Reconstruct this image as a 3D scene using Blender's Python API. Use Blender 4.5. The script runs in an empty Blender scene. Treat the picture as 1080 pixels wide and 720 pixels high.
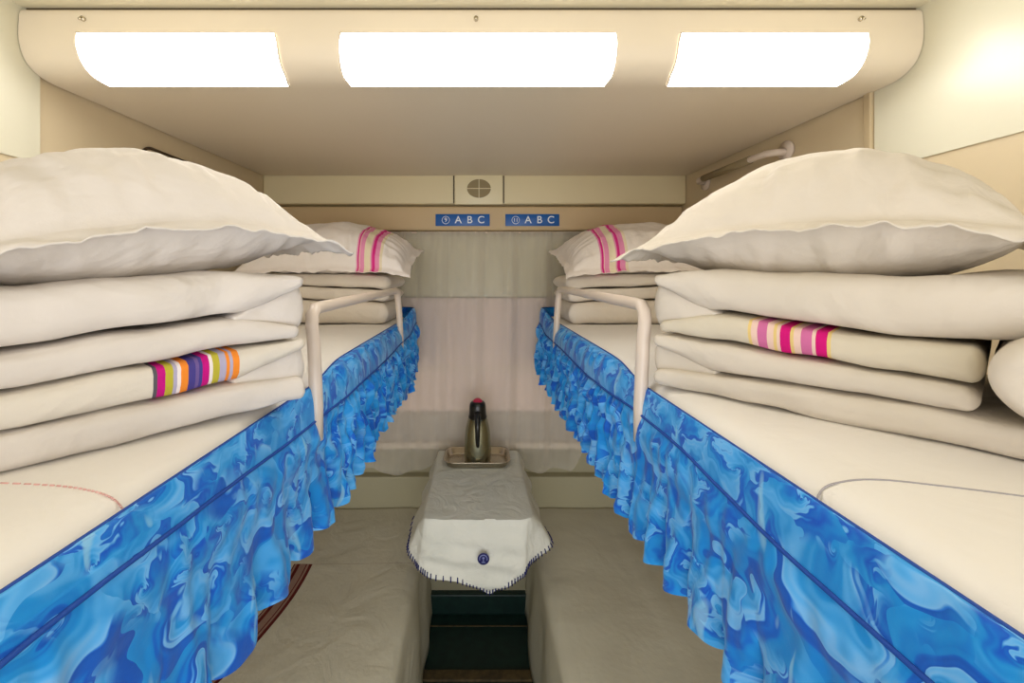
import bpy, bmesh, math, random
from mathutils import Vector, noise
random.seed(7)
PI = math.pi
C = bpy.context.scene.collection
S = bpy.context.scene
EYE = 1.60                      # every height below is given relative to the eye line and shifted up by EYE

# ------------------------------------------------------------------ camera, light, exposure
cam_d = bpy.data.cameras.new('camera'); cam = bpy.data.objects.new('camera', cam_d); C.objects.link(cam)
cam.location = (0, 0, EYE); cam.rotation_euler = (PI/2, 0, 0)
cam_d.sensor_width = 36; cam_d.lens = 14.6
cam_d.shift_x = 36/1080; cam_d.shift_y = -70/1080
cam_d.clip_start = .02
S.camera = cam
LAMP_POWER = 8.0
WORLD_POWER = 0.95
EXPOSURE = 0.52
w = bpy.data.worlds.new('world'); S.world = w; w.use_nodes = True
w.node_tree.nodes['Background'].inputs[0].default_value = (.97, .97, 1.0, 1)
w.node_tree.nodes['Background'].inputs[1].default_value = WORLD_POWER
def area_light(name, loc, rot, sx, sy, power, col):
    d = bpy.data.lights.new(name, 'AREA'); d.shape = 'RECTANGLE'; d.size = sx; d.size_y = sy; d.energy = power; d.color = col
    o = bpy.data.objects.new(name, d); C.objects.link(o); o.location = loc; o.rotation_euler = rot
    return o
# added fill from above and behind the camera, not a known lamp
area_light('overhead_fill_light', (0, -.75, EYE+.55), (math.radians(42), 0, 0), 1.6, .3, 3, (1, .98, .96))
# added low fill behind the camera, brightens the lower berths
area_light('low_fill_light', (0, -1.0, EYE-.55), (math.radians(86), 0, 0), 1.7, 1.0, 12, (.97, .98, 1))
S.view_settings.view_transform = 'Standard'; S.view_settings.look = 'None'
S.view_settings.gamma = 1; S.view_settings.use_curve_mapping = False
S.view_settings.exposure = EXPOSURE

# ------------------------------------------------------------------ helpers
def lin(r, g, b):
    f = lambda c: (c/255/12.92) if c/255 <= .04045 else ((c/255+.055)/1.055)**2.4
    return (f(r), f(g), f(b), 1)
def new_mat(name, col, rough=.6, metal=0, spec=.5, bump=None, bump_scale=40, sheen=0):
    m = bpy.data.materials.new(name); m.use_nodes = True
    nt = m.node_tree; b = nt.nodes['Principled BSDF']
    b.inputs['Base Color'].default_value = col; b.inputs['Roughness'].default_value = rough
    b.inputs['Metallic'].default_value = metal; b.inputs['Specular IOR Level'].default_value = spec
    b.inputs['Sheen Weight'].default_value = sheen
    if bump:
        tc = nt.nodes.new('ShaderNodeTexCoord')
        n = nt.nodes.new('ShaderNodeTexNoise'); n.inputs['Scale'].default_value = bump_scale; n.inputs['Detail'].default_value = 4
        bp = nt.nodes.new('ShaderNodeBump'); bp.inputs['Strength'].default_value = bump; bp.inputs['Distance'].default_value = .01
        nt.links.new(tc.outputs['Object'], n.inputs['Vector']); nt.links.new(n.outputs['Fac'], bp.inputs['Height'])
        nt.links.new(bp.outputs['Normal'], b.inputs['Normal'])
    return m
def creased(m, scale=7, strength=.35):
    nt = m.node_tree; b = nt.nodes['Principled BSDF']
    bp = [n for n in nt.nodes if n.type == 'BUMP'][0]
    tc = nt.nodes.new('ShaderNodeTexCoord'); n = nt.nodes.new('ShaderNodeTexNoise')
    n.inputs['Scale'].default_value = scale; n.inputs['Detail'].default_value = 3; n.inputs['Distortion'].default_value = 1.6; n.inputs['Roughness'].default_value = .45
    b2 = nt.nodes.new('ShaderNodeBump'); b2.inputs['Strength'].default_value = strength; b2.inputs['Distance'].default_value = .03
    nt.links.new(tc.outputs['Object'], n.inputs['Vector']); nt.links.new(n.outputs['Fac'], b2.inputs['Height'])
    nt.links.new(b2.outputs['Normal'], bp.inputs['Normal'])
    return m
def mottled(name, c1, c2, scale=3, rough=.6, spec=.4, bump=.1, bscale=60):
    m = new_mat(name, c1, rough, 0, spec, bump, bscale)
    nt = m.node_tree; b = nt.nodes['Principled BSDF']
    tc = nt.nodes.new('ShaderNodeTexCoord'); n = nt.nodes.new('ShaderNodeTexNoise'); n.inputs['Scale'].default_value = scale
    r = nt.nodes.new('ShaderNodeValToRGB'); r.color_ramp.elements[0].color = c1; r.color_ramp.elements[1].color = c2
    r.color_ramp.elements[0].position = .35; r.color_ramp.elements[1].position = .65
    nt.links.new(tc.outputs['Object'], n.inputs['Vector']); nt.links.new(n.outputs['Fac'], r.inputs['Fac']); nt.links.new(r.outputs['Color'], b.inputs['Base Color'])
    return m
def stripe_mat(name, base, bands, axis='UV', comp=0):
    """cloth with woven stripes: bands = [(position, colour), ...] constant steps along one coordinate of the UV map"""
    m = new_mat(name, base, .85, 0, .2, .12, 90)
    nt = m.node_tree; b = nt.nodes['Principled BSDF']
    uv = nt.nodes.new('ShaderNodeUVMap'); sep = nt.nodes.new('ShaderNodeSeparateXYZ')
    nt.links.new(uv.outputs[0], sep.inputs[0])
    r = nt.nodes.new('ShaderNodeValToRGB'); r.color_ramp.interpolation = 'CONSTANT'
    els = r.color_ramp.elements
    els[0].position = 0; els[0].color = base
    els.remove(els[1])
    for p, c in bands:
        e = els.new(p); e.color = c
    nt.links.new(sep.outputs[comp], r.inputs['Fac']); nt.links.new(r.outputs['Color'], b.inputs['Base Color'])
    return creased(m, 7, .25)
def orig(o):
    p = Vector((0, 0, 0))
    while o is not None:
        p += o.location; o = o.parent
    return p
def obj(name, bm, mats, parent=None, smooth=True, rel=EYE, sub=0, weld=True):
    """link bm (coordinates: world x, y and height relative to the eye line) as one mesh object"""
    if weld: bmesh.ops.remove_doubles(bm, verts=bm.verts, dist=1e-5)
    bmesh.ops.recalc_face_normals(bm, faces=bm.faces)
    for v in bm.verts: v.co.z += rel
    if parent is None:
        xs = [v.co.x for v in bm.verts]; ys = [v.co.y for v in bm.verts]; zs = [v.co.z for v in bm.verts]
        o0 = Vector(((min(xs)+max(xs))/2, (min(ys)+max(ys))/2, min(zs))); loc = o0
    else:
        o0 = orig(parent); loc = Vector((0, 0, 0))
    for v in bm.verts: v.co -= o0
    me = bpy.data.meshes.new(name); bm.to_mesh(me); bm.free()
    if not isinstance(mats, (list, tuple)): mats = [mats]
    for m in mats: me.materials.append(m)
    if smooth:
        for p in me.polygons: p.use_smooth = True
    o = bpy.data.objects.new(name, me); C.objects.link(o); o.location = loc
    if parent is not None: o.parent = parent
    if sub:
        md = o.modifiers.new('subdivision', 'SUBSURF'); md.levels = sub; md.render_levels = sub
    return o
def thing(name, label, cat, loc, group=None):
    o = bpy.data.objects.new(name, None); C.objects.link(o); o.location = (loc[0], loc[1], loc[2]+EYE)
    o.empty_display_size = .05
    o['label'] = label; o['category'] = cat
    if group: o['group'] = group
    return o
def tag(o, label, cat, group=None):
    o['label'] = label; o['category'] = cat
    if group: o['group'] = group
    return o
def struct(name, bm, mats, parent=None, smooth=False, **k):
    o = obj(name, bm, mats, parent, smooth, **k)
    if parent is None: o['kind'] = 'structure'
    return o
def box(bm, x0, x1, y0, y1, z0, z1, bev=0, seg=2, mi=0):
    vs = [bm.verts.new((x, y, z)) for x in (x0, x1) for y in (y0, y1) for z in (z0, z1)]
    F = [(0,1,3,2),(4,6,7,5),(0,4,5,1),(2,3,7,6),(0,2,6,4),(1,5,7,3)]
    fs = [bm.faces.new([vs[i] for i in f]) for f in F]
    for f in fs: f.material_index = mi
    if bev:
        es = list({e for f in fs for e in f.edges})
        bmesh.ops.bevel(bm, geom=es, offset=bev, segments=seg, profile=.5, affect='EDGES')
    return fs
def nbox(*a, **k):
    bm = bmesh.new(); box(bm, *a, **k); return bm
def tube(bm, pts, r, n=12, rads=None, flat=1.0, cap=True):
    """a round tube along pts; rads gives one radius per point"""
    pts = [Vector(p) for p in pts]; rings = []; up = Vector((0, 0, 1))
    for i, p in enumerate(pts):
        a = pts[max(i-1, 0)]; b = pts[min(i+1, len(pts)-1)]; t = (b-a).normalized()
        if i == 0:
            x = t.cross(up)
            if x.length < .1: x = t.cross(Vector((0, 1, 0)))
            x.normalize()
        else:
            x = (x - t*x.dot(t)).normalized()
        y = t.cross(x); rr = rads[i] if rads else r
        rings.append([bm.verts.new(p + x*math.cos(2*PI*k/n)*rr + y*math.sin(2*PI*k/n)*rr*flat) for k in range(n)])
    for a, b in zip(rings, rings[1:]):
        for k in range(n): bm.faces.new((a[k], a[(k+1) % n], b[(k+1) % n], b[k]))
    if cap: bm.faces.new(rings[0][::-1]); bm.faces.new(rings[-1])
def lathe(bm, prof, cx, cy, n=40, sx=1, sy=1):
    rings = []
    for r, z in prof:
        rings.append([bm.verts.new((cx+math.cos(2*PI*k/n)*r*sx, cy+math.sin(2*PI*k/n)*r*sy, z)) for k in range(n)])
    for a, b in zip(rings, rings[1:]):
        for k in range(n): bm.faces.new((a[k], a[(k+1) % n], b[(k+1) % n], b[k]))
    bm.faces.new(rings[0][::-1]); bm.faces.new(rings[-1])
def grid(bm, nu, nv, fn, mi=0, uvfn=None, loopu=False):
    uvl = bm.loops.layers.uv.verify()
    vs = [[bm.verts.new(fn(i/nu, j/nv)) for j in range(nv+1)] for i in range(nu+1)]
    for i in range(nu):
        for j in range(nv):
            f = bm.faces.new((vs[i][j], vs[i+1][j], vs[i+1][j+1], vs[i][j+1])); f.material_index = mi
            for l, (a, b) in zip(f.loops, ((i, j), (i+1, j), (i+1, j+1), (i, j+1))):
                l[uvl].uv = uvfn(a/nu, b/nv) if uvfn else (a/nu, b/nv)
    return vs
def fbm(x, y, z, o=3): return noise.fractal(Vector((x, y, z)), 1.0, 2.0, o, noise_basis='PERLIN_ORIGINAL')
def sstep(a, b, x):
    t = max(0, min(1, (x-a)/(b-a))); return t*t*(3-2*t)
def interp(tab, s):
    if s <= tab[0][0]: return tab[0][1]
    for (a, va), (b, vb) in zip(tab, tab[1:]):
        if s <= b: 
            t = (s-a)/(b-a); t = t*t*(3-2*t); return va+(vb-va)*t
    return tab[-1][1]

# ------------------------------------------------------------------ materials
M_ceil = new_mat('ceiling_panel_cream', lin(226, 212, 188), .42, 0, .45, .03, 30)
M_ceil_up = new_mat('corridor_ceiling', lin(226, 218, 190), .4, 0, .4)
M_wall_gloss = new_mat('glossy_pale_wall', lin(224, 219, 196), .3, 0, .5, .02, 4)
M_wall_beige = new_mat('beige_wall', lin(216, 198, 164), .4, 0, .4, .02, 20)
M_trim = new_mat('beige_trim', lin(196, 176, 140), .4, 0, .4)
M_band = new_mat('cream_band', lin(232, 218, 178), .4, 0, .4)
M_brown = new_mat('tan_beam', lin(212, 186, 144), .45, 0, .4)
M_dark = new_mat('dark_gap', lin(70, 55, 35), .7)
M_lowwall = new_mat('olive_grey_panel', lin(168, 162, 134), .5, 0, .4, .03, 10)
M_floor = mottled('dark_green_floor', lin(16, 40, 36), lin(22, 50, 44), 30, .45, .4, .05, 200)
M_strip = mottled('brown_floor_strip', lin(96, 80, 50), lin(70, 58, 38), 40, .6)
M_sheet = new_mat('white_bed_sheet', lin(238, 233, 226), .85, 0, .2, .08, 60)
M_cot = mottled('cream_cotton', lin(219, 211, 203), lin(212, 204, 195), 5, .85, .2, .1, 70)
M_cot2 = mottled('warm_cream_cotton', lin(216, 206, 192), lin(208, 198, 182), 5, .85, .2, .1, 70)
M_seat = mottled('grey_seat_cover', lin(204, 201, 182), lin(195, 191, 172), 4, .8, .2, .08, 60)
M_cloth = mottled('pale_grey_tablecloth', lin(214, 215, 206), lin(206, 208, 199), 6, .8, .2, .1, 60)
for m_ in (M_cot, M_cot2): creased(m_)
creased(M_cloth, 12, .3); creased(M_seat, 5, .12); creased(M_sheet, 6, .12)
M_navy = new_mat('navy_thread', lin(22, 26, 92), .7)
M_white = new_mat('white_lettering', lin(240, 245, 250), .5)
M_sign = new_mat('blue_sign', lin(0, 92, 175), .35)
M_rail = new_mat('cream_painted_tube', lin(222, 206, 190), .3, 0, .5)
M_chrome = new_mat('brushed_chrome', lin(205, 195, 175), .22, 1)
M_metalD = new_mat('dark_bronze_steel', lin(150, 150, 128), .26, 1)
M_black = new_mat('black_plastic', lin(14, 15, 15), .3)
M_red = new_mat('crimson_button', lin(190, 15, 70), .3)
M_grille = new_mat('speaker_grille', lin(150, 134, 98), .7)
M_plate = new_mat('speaker_plate', lin(238, 226, 188), .4)
M_glass = new_mat('frosted_window_pane', lin(214, 205, 168), .25, 0, .5)
M_blind = new_mat('pink_beige_blind', lin(238, 216, 204), .7)
M_blind2 = new_mat('grey_blind_tail', lin(184, 174, 160), .7)
M_frame = new_mat('window_frame_cream', lin(230, 216, 196), .4)
M_redline = new_mat('dark_red_thread', lin(92, 24, 22), .8)
M_pinkst = new_mat('faded_pink_thread', lin(226, 176, 170), .8)
M_greyst = new_mat('grey_thread', lin(170, 165, 170), .8)
M_cord = new_mat('blue_piping', lin(14, 70, 160), .7)

M_lamp = bpy.data.materials.new('lamp_diffuser'); M_lamp.use_nodes = True
b_ = M_lamp.node_tree.nodes['Principled BSDF']
b_.inputs['Base Color'].default_value = (.9, .9, .88, 1)
b_.inputs['Emission Color'].default_value = (1.0, .985, .965, 1); b_.inputs['Emission Strength'].default_value = LAMP_POWER

# sheer curtain
M_sheer = bpy.data.materials.new('sheer_curtain'); M_sheer.use_nodes = True
nt = M_sheer.node_tree; nt.nodes.clear()
out = nt.nodes.new('ShaderNodeOutputMaterial'); mx = nt.nodes.new('ShaderNodeMixShader'); tr = nt.nodes.new('ShaderNodeBsdfTransparent')
mx2 = nt.nodes.new('ShaderNodeMixShader'); df = nt.nodes.new('ShaderNodeBsdfDiffuse'); tl = nt.nodes.new('ShaderNodeBsdfTranslucent')
df.inputs[0].default_value = lin(238, 232, 222); tl.inputs[0].default_value = lin(238, 232, 222)
mx2.inputs[0].default_value = .35
nt.links.new(df.outputs[0], mx2.inputs[1]); nt.links.new(tl.outputs[0], mx2.inputs[2])
lw = nt.nodes.new('ShaderNodeLayerWeight'); lw.inputs[0].default_value = .5
mr = nt.nodes.new('ShaderNodeMapRange'); mr.inputs[3].default_value = .36; mr.inputs[4].default_value = .95
nt.links.new(lw.outputs['Facing'], mr.inputs[0]); nt.links.new(mr.outputs[0], mx.inputs[0])
nt.links.new(tr.outputs[0], mx.inputs[1]); nt.links.new(mx2.outputs[0], mx.inputs[2]); nt.links.new(mx.outputs[0], out.inputs[0])

# blue valance cloth printed with curling leaves (pattern lives in the UV map, metres along / metres down)
def leaf_print(name):
    m = new_mat(name, (0, .2, .6, 1), .55, 0, .3, .1, 60, sheen=.1)
    nt = m.node_tree; L = nt.links; N = nt.nodes; b = N['Principled BSDF']
    def math_(op, a, c=None):
        n = N.new('ShaderNodeMath'); n.operation = op
        for k, x in enumerate((a, c)):
            if x is None: continue
            if isinstance(x, (int, float)): n.inputs[k].default_value = x
            else: L.new(x, n.inputs[k])
        return n.outputs[0]
    uv = N.new('ShaderNodeUVMap')
    def layer(scale, offs, arms, tight, warp):
        mp = N.new('ShaderNodeMapping'); mp.inputs['Location'].default_value = (offs, offs*1.7, 0); mp.inputs['Rotation'].default_value = (0, 0, offs)
        L.new(uv.outputs[0], mp.inputs[0])
        nz = N.new('ShaderNodeTexNoise'); nz.inputs['Scale'].default_value = scale*1.6; nz.inputs['Detail'].default_value = 2
        L.new(mp.outputs[0], nz.inputs['Vector'])
        sb = N.new('ShaderNodeVectorMath'); sb.operation = 'SUBTRACT'; sb.inputs[1].default_value = (.5, .5, .5); L.new(nz.outputs['Color'], sb.inputs[0])
        sc = N.new('ShaderNodeVectorMath'); sc.operation = 'SCALE'; sc.inputs['Scale'].default_value = warp; L.new(sb.outputs[0], sc.inputs[0])
        ad = N.new('ShaderNodeVectorMath'); ad.operation = 'ADD'; L.new(mp.outputs[0], ad.inputs[0]); L.new(sc.outputs[0], ad.inputs[1])
        vo = N.new('ShaderNodeTexVoronoi'); vo.voronoi_dimensions = '2D'; vo.inputs['Scale'].default_value = scale; vo.inputs['Randomness'].default_value = .85
        L.new(ad.outputs[0], vo.inputs['Vector'])
        df_ = N.new('ShaderNodeVectorMath'); df_.operation = 'SUBTRACT'; L.new(ad.outputs[0], df_.inputs[0]); L.new(vo.outputs['Position'], df_.inputs[1])
        sp = N.new('ShaderNodeSeparateXYZ'); L.new(df_.outputs[0], sp.inputs[0])
        ln = N.new('ShaderNodeVectorMath'); ln.operation = 'LENGTH'; L.new(df_.outputs[0], ln.inputs[0])
        ang = math_('ARCTAN2', sp.outputs[1], sp.outputs[0])
        lg = math_('LOGARITHM', math_('ADD', ln.outputs['Value'], .004), 2.718)
        ph = math_('ADD', math_('MULTIPLY', ang, arms), math_('MULTIPLY', lg, tight))
        # serrated leaf edge: the spiral's phase wobbles quickly along the arm
        sw = math_('MULTIPLY', math_('SINE', math_('ADD', math_('MULTIPLY', lg, 17), math_('MULTIPLY', ang, 3))), .5)
        saw = math_('FRACT', math_('DIVIDE', math_('ADD', math_('ADD', ph, sw), 40), 2*PI))
        return saw, ln.outputs['Value'], nz
    s1, d1, nz1 = layer(7.5, .13, 1, 3.6, .13)
    s2, d2, nz2 = layer(15, .71, 2, 2.4, .08)
    n3 = N.new('ShaderNodeTexNoise'); n3.inputs['Scale'].default_value = 5; n3.inputs['Detail'].default_value = 2; n3.inputs['Distortion'].default_value = 1.5
    L.new(uv.outputs[0], n3.inputs['Vector'])
    def ramp(fac, cols):
        r = N.new('ShaderNodeValToRGB'); e = r.color_ramp.elements
        e[0].position = cols[0][0]; e[0].color = cols[0][1]; e[1].position = 1; e[1].color = cols[-1][1]
        for p, c in cols[1:-1]:
            k = e.new(p); k.color = c
        L.new(fac, r.inputs['Fac']); return r.outputs['Color']
    c1 = ramp(s1, [(0, lin(4, 84, 186)), (.16, lin(8, 98, 200)), (.26, lin(10, 128, 212)), (.55, lin(24, 144, 220)), (.80, lin(86, 174, 240)), (.93, lin(120, 186, 242)), (.97, lin(40, 130, 220)), (1, lin(10, 84, 196))])
    c2 = ramp(s2, [(0, lin(10, 84, 198)), (.18, lin(12, 114, 208)), (.40, lin(26, 144, 220)), (.75, lin(80, 170, 238)), (.92, lin(110, 182, 240)), (.97, lin(30, 124, 214)), (1, lin(12, 90, 200))])
    msk = ramp(n3.outputs['Fac'], [(0, (0, 0, 0, 1)), (.46, (0, 0, 0, 1)), (.54, (1, 1, 1, 1)), (1, (1, 1, 1, 1))])
    mixn = N.new('ShaderNodeMix'); mixn.data_type = 'RGBA'; L.new(msk, mixn.inputs[0]); L.new(c1, mixn.inputs[6]); L.new(c2, mixn.inputs[7])
    # occasional pale brush strokes
    mp = N.new('ShaderNodeMapping'); mp.inputs['Rotation'].default_value = (0, 0, .9); mp.inputs['Scale'].default_value = (26, 7, 1); L.new(uv.outputs[0], mp.inputs[0])
    n4 = N.new('ShaderNodeTexNoise'); n4.inputs['Scale'].default_value = 1; n4.inputs['Detail'].default_value = 2; n4.inputs['Distortion'].default_value = .8; L.new(mp.outputs[0], n4.inputs['Vector'])
    st = ramp(n4.outputs['Fac'], [(0, (0, 0, 0, 1)), (.66, (0, 0, 0, 1)), (.70, (.6, .6, .6, 1)), (1, (.8, .8, .8, 1))])
    m2 = N.new('ShaderNodeMix'); m2.data_type = 'RGBA'; L.new(st, m2.inputs[0]); L.new(mixn.outputs[2], m2.inputs[6]); m2.inputs[7].default_value = lin(150, 205, 232)
    L.new(m2.outputs[2], b.inputs['Base Color'])
    return m
M_blue = leaf_print('blue_leaf_print')

# ------------------------------------------------------------------ room shell
XL, XR, YB = -1.0, .97, 2.06
YF = -1.1
FL = -EYE
struct('floor', nbox(XL-.05, XR+.05, YF, YB, FL-.05, FL), M_floor)
bm = nbox(XL-.05, XL, YF, YB+.05, FL, .62); wl = struct('wall_left', bm, M_wall_beige)
struct('gloss_panel', nbox(XL, XL+.004, YF, .945, .255, .60), M_wall_gloss, wl)
bm = nbox(XR, XR+.05, YF, YB+.05, FL, .62); wr = struct('wall_right', bm, M_wall_beige)
struct('gloss_panel', nbox(XR-.004, XR, YF, 1.012, .255, .60), M_wall_gloss, wr)
struct('trim_1', nbox(XR-.012, XR, 1.014, 1.034, -.4, .455, bev=.003), M_trim)
# ceiling above the corridor end, and the lower ceiling panel with its rolled front lip
struct('ceiling', nbox(XL, XR, YF, YB, .585, .64), M_ceil_up)
lip = [(.945, .580), (.915, .580), (.902, .574), (.899, .55), (.898, .53), (.899, .508), (.904, .488), (.913, .470), (.928, .457), (.948, .449), (.975, .4455), (1.02, .4465), (1.10, .4483), (1.5, .4545), (2.04, .463)]
def smooth_path(pts, n=4):
    P = [Vector((0, a, b)) for a, b in pts]; out = []
    for i in range(len(P)-1):
        p0 = P[max(i-1, 0)]; p1 = P[i]; p2 = P[i+1]; p3 = P[min(i+2, len(P)-1)]
        for k in range(n):
            t = k/n
            out.append(.5*((2*p1)+(p2-p0)*t+(2*p0-5*p1+4*p2-p3)*t*t+(3*p1-p0-3*p2+p3)*t**3))
    out.append(P[-1]); return [(v.y, v.z) for v in out]
lp = smooth_path(lip, 3)
def lip_sheet(x0, x1, path, th, mi=0):
    bm = bmesh.new()
    n = len(path)-1
    def f(u, v):
        y, z = path[round(v*n)]; return Vector((x0+(x1-x0)*u, y, z))
    vs = grid(bm, 1, n, f)
    return bm
bm = bmesh.new()
n = len(lp)
tops = [[bm.verts.new((x, y, z)) for y, z in lp] for x in (XL+.006, XR-.006)]
ctop = [[bm.verts.new((x, y, z)) for y, z in ((2.04, .58), (.945, .58))] for x in (XL+.006, XR-.006)]
for i in range(n-1): bm.faces.new((tops[0][i], tops[1][i], tops[1][i+1], tops[0][i+1]))
bm.faces.new(tops[0]+ctop[0]); bm.faces.new(tops[1]+ctop[1])
bm.faces.new((tops[0][-1], tops[1][-1], ctop[1][0], ctop[0][0])); bm.faces.new((ctop[0][0], ctop[1][0], ctop[1][1], ctop[0][1])); bm.faces.new((ctop[0][1], ctop[1][1], tops[1][0], tops[0][0]))
cp = struct('ceiling_panel', bm, M_ceil, smooth=False); 
for p in cp.data.polygons: p.use_smooth = True
cp.data.set_sharp_from_angle(angle=math.radians(40))
cp['kind'] = 'structure'
struct('trim_2', nbox(XL+.01, XR-.01, .91, .94, .575, .586), M_dark)
# three curved diffusers let into the lip
def lamp(x0a, x1a, x0b, x1b, label):
    """x0a..x1a along the upper edge, x0b..x1b along the lower edge"""
    prof = [(y, z) for y, z in lp if .445 < z < .524 and y < .985]
    t = thing('ceiling_lamp', label, 'lamp', ((x0a+x1a)/2, .9, .49), 'three ceiling lamps')
    m = len(prof)-1
    bm = bmesh.new()
    rings = []
    def pt(u, j, off):
        y, z = prof[j]; ya, za = prof[max(j-1, 0)]; yb, zb = prof[min(j+1, m)]
        nx, nz = -(zb-za), (yb-ya); l = math.hypot(nx, nz) or 1
        nx /= l; nz /= l
        if nx*(-1)+nz*(-1) < 0: nx, nz = -nx, -nz
        v = j/m; x0 = x0a+(x0b-x0a)*v; x1 = x1a+(x1b-x1a)*v
        cu = .012*max(0, v-.75)/.25+.006*max(0, .15-v)/.15
        x0 += cu*.7; x1 -= cu*.7
        return Vector((x0+(x1-x0)*u, y+nx*off, z+nz*off))
    g = [[bm.verts.new(pt(u, j, .0035)) for j in range(m+1)] for u in (0, .25, .5, .75, 1)]
    h = [[bm.verts.new(pt(u, j, -.002)) for j in range(m+1)] for u in (0, .25, .5, .75, 1)]
    for a, b in zip(g, g[1:]):
        for j in range(m): bm.faces.new((a[j], a[j+1], b[j+1], b[j]))
    for a, b in zip(h, h[1:]):
        for j in range(m): bm.faces.new((a[j], b[j], b[j+1], a[j+1]))
    for k in (0, 4):
        for j in range(m): bm.faces.new((g[k][j], g[k][j+1], h[k][j+1], h[k][j]))
    for k in range(4):
        for j in (0, m): bm.faces.new((g[k][j], g[k+1][j], h[k+1][j], h[k][j]))
    obj('diffuser', bm, M_lamp, t)
    bm = bmesh.new()
    def edge(u0, j0, u1, j1, nn=12): return [pt(u0+(u1-u0)*k/nn, int(round(j0+(j1-j0)*k/nn)), .003) for k in range(nn+1)]
    path = edge(0, 0, 0, m, m)+edge(0, m, 1, m)[1:]+edge(1, m, 1, 0, m)[1:]+edge(1, 0, 0, 0)[1:]
    tube(bm, path, .0022, 6)
    obj('frame', bm, M_ceil, t)
    return t
lamp(-.870, -.434, -.872, -.434, 'left curved white ceiling lamp, above the left bunks')
lamp(-.300, .302, -.306, .304, 'middle and widest curved white ceiling lamp in the cream panel')
lamp(.434, .846, .434, .850, 'right curved white ceiling lamp, above the right bunks')
for x, lab in ((-.853, 'small screw at the left end of the ceiling lip'), (-.004, 'small screw over the middle lamp'), (.827, 'small screw near the right end of the ceiling lip')):
    bm = bmesh.new(); tube(bm, [(x, .901, .553), (x, .893, .553)], .005, 10); tube(bm, [(x, .893, .553), (x, .888, .548)], .0025, 8)
    tag(obj('screw', bm, M_chrome), lab, 'screw', 'screws along the ceiling lip')

# window wall
WY = 2.03
struct('wall_back', nbox(XL, XR, WY+.03, WY+.08, FL, .6), M_lowwall)
bm = nbox(XL+.03, XR-.02, WY-.045, WY-.012, -.96, -.02)  # placeholder replaced below
bm.free()
bm = bmesh.new(); box(bm, XL, XR, 1.93, WY+.03, .331, .472, bev=.008)
struct('trim_3', bm, M_band)
bm = bmesh.new(); box(bm, XL, XR, 1.965, WY+.03, .212, .327, bev=.01)
struct('trim_4', bm, M_brown)
# window with pane above and a drawn blind below, behind the curtain
win = struct('window_1', nbox(XL+.05, XR-.05, WY+.005, WY+.03, -.98, .205), M_lowwall)
struct('pane', nbox(-.9, .88, WY-.004, WY+.006, -.105, .20), M_glass, win)
struct('blind', nbox(-.9, .88, WY-.010, WY+.002, -.66, -.112), M_blind, win)
struct('blind_tail', nbox(-.9, .88, WY-.008, WY+.002, -.81, -.66), M_blind2, win)
struct('pull_bar', nbox(-.9, .88, WY-.02, WY-.010, -.458, -.447, bev=.002), M_frame, win)
struct('window_sill', nbox(-.93, .9, WY-.028, WY+.006, -.84, -.81, bev=.004), M_frame, win)
# panel below the window between the seats, and ledge
struct('wall_back_panel', nbox(XL, XR, 1.985, WY+.03, -1.54, -.965, bev=.006), M_lowwall)['kind'] = 'structure'
struct('baseboard_back', nbox(-.25, .25, 1.955, 2.0, FL, -1.505, bev=.006), M_floor)
bm = nbox(-.22, .235, 1.63, 1.675, FL, FL+.012, bev=.004); struct('trim_5', bm, M_strip)
bm = nbox(-.215, .23, 1.89, 1.895, FL, FL+.004, bev=.001); struct('trim_6', bm, M_strip)

# ------------------------------------------------------------------ speaker, signs
t = thing('speaker', 'square cream loudspeaker with round crossed grille set in the top band', 'speaker', (.005, 1.93, .335))
obj('plate', nbox(-.107, .116, 1.920, 1.931, .327, .474, bev=.004), M_plate, t)
bm = bmesh.new(); 
for k in range(1):
    cx, cz, r = .005, .400, .055
    vs = [bm.verts.new((cx+math.cos(2*PI*i/40)*.055, 1.9185, cz+math.sin(2*PI*i/40)*.043)) for i in range(40)]
    f = bm.faces.new(vs); e = bmesh.ops.extrude_face_region(bm, geom=[f]); bmesh.ops.translate(bm, vec=(0, .003, 0), verts=[v for v in e['geom'] if isinstance(v, bmesh.types.BMVert)])
g = obj('grille', bm, M_grille, t, smooth=False)
bm = bmesh.new(); box(bm, .0035, .0065, 1.9165, 1.9195, .357, .443); box(bm, -.05, .06, 1.9165, 1.9195, .3985, .4015)
obj('cross_bar', bm, M_plate, g, smooth=False)
for x in (-.112, .120):
    obj('gap_line', nbox(x-.0025, x+.0025, 1.927, 1.932, .334, .470), M_dark, t, smooth=False)

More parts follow.
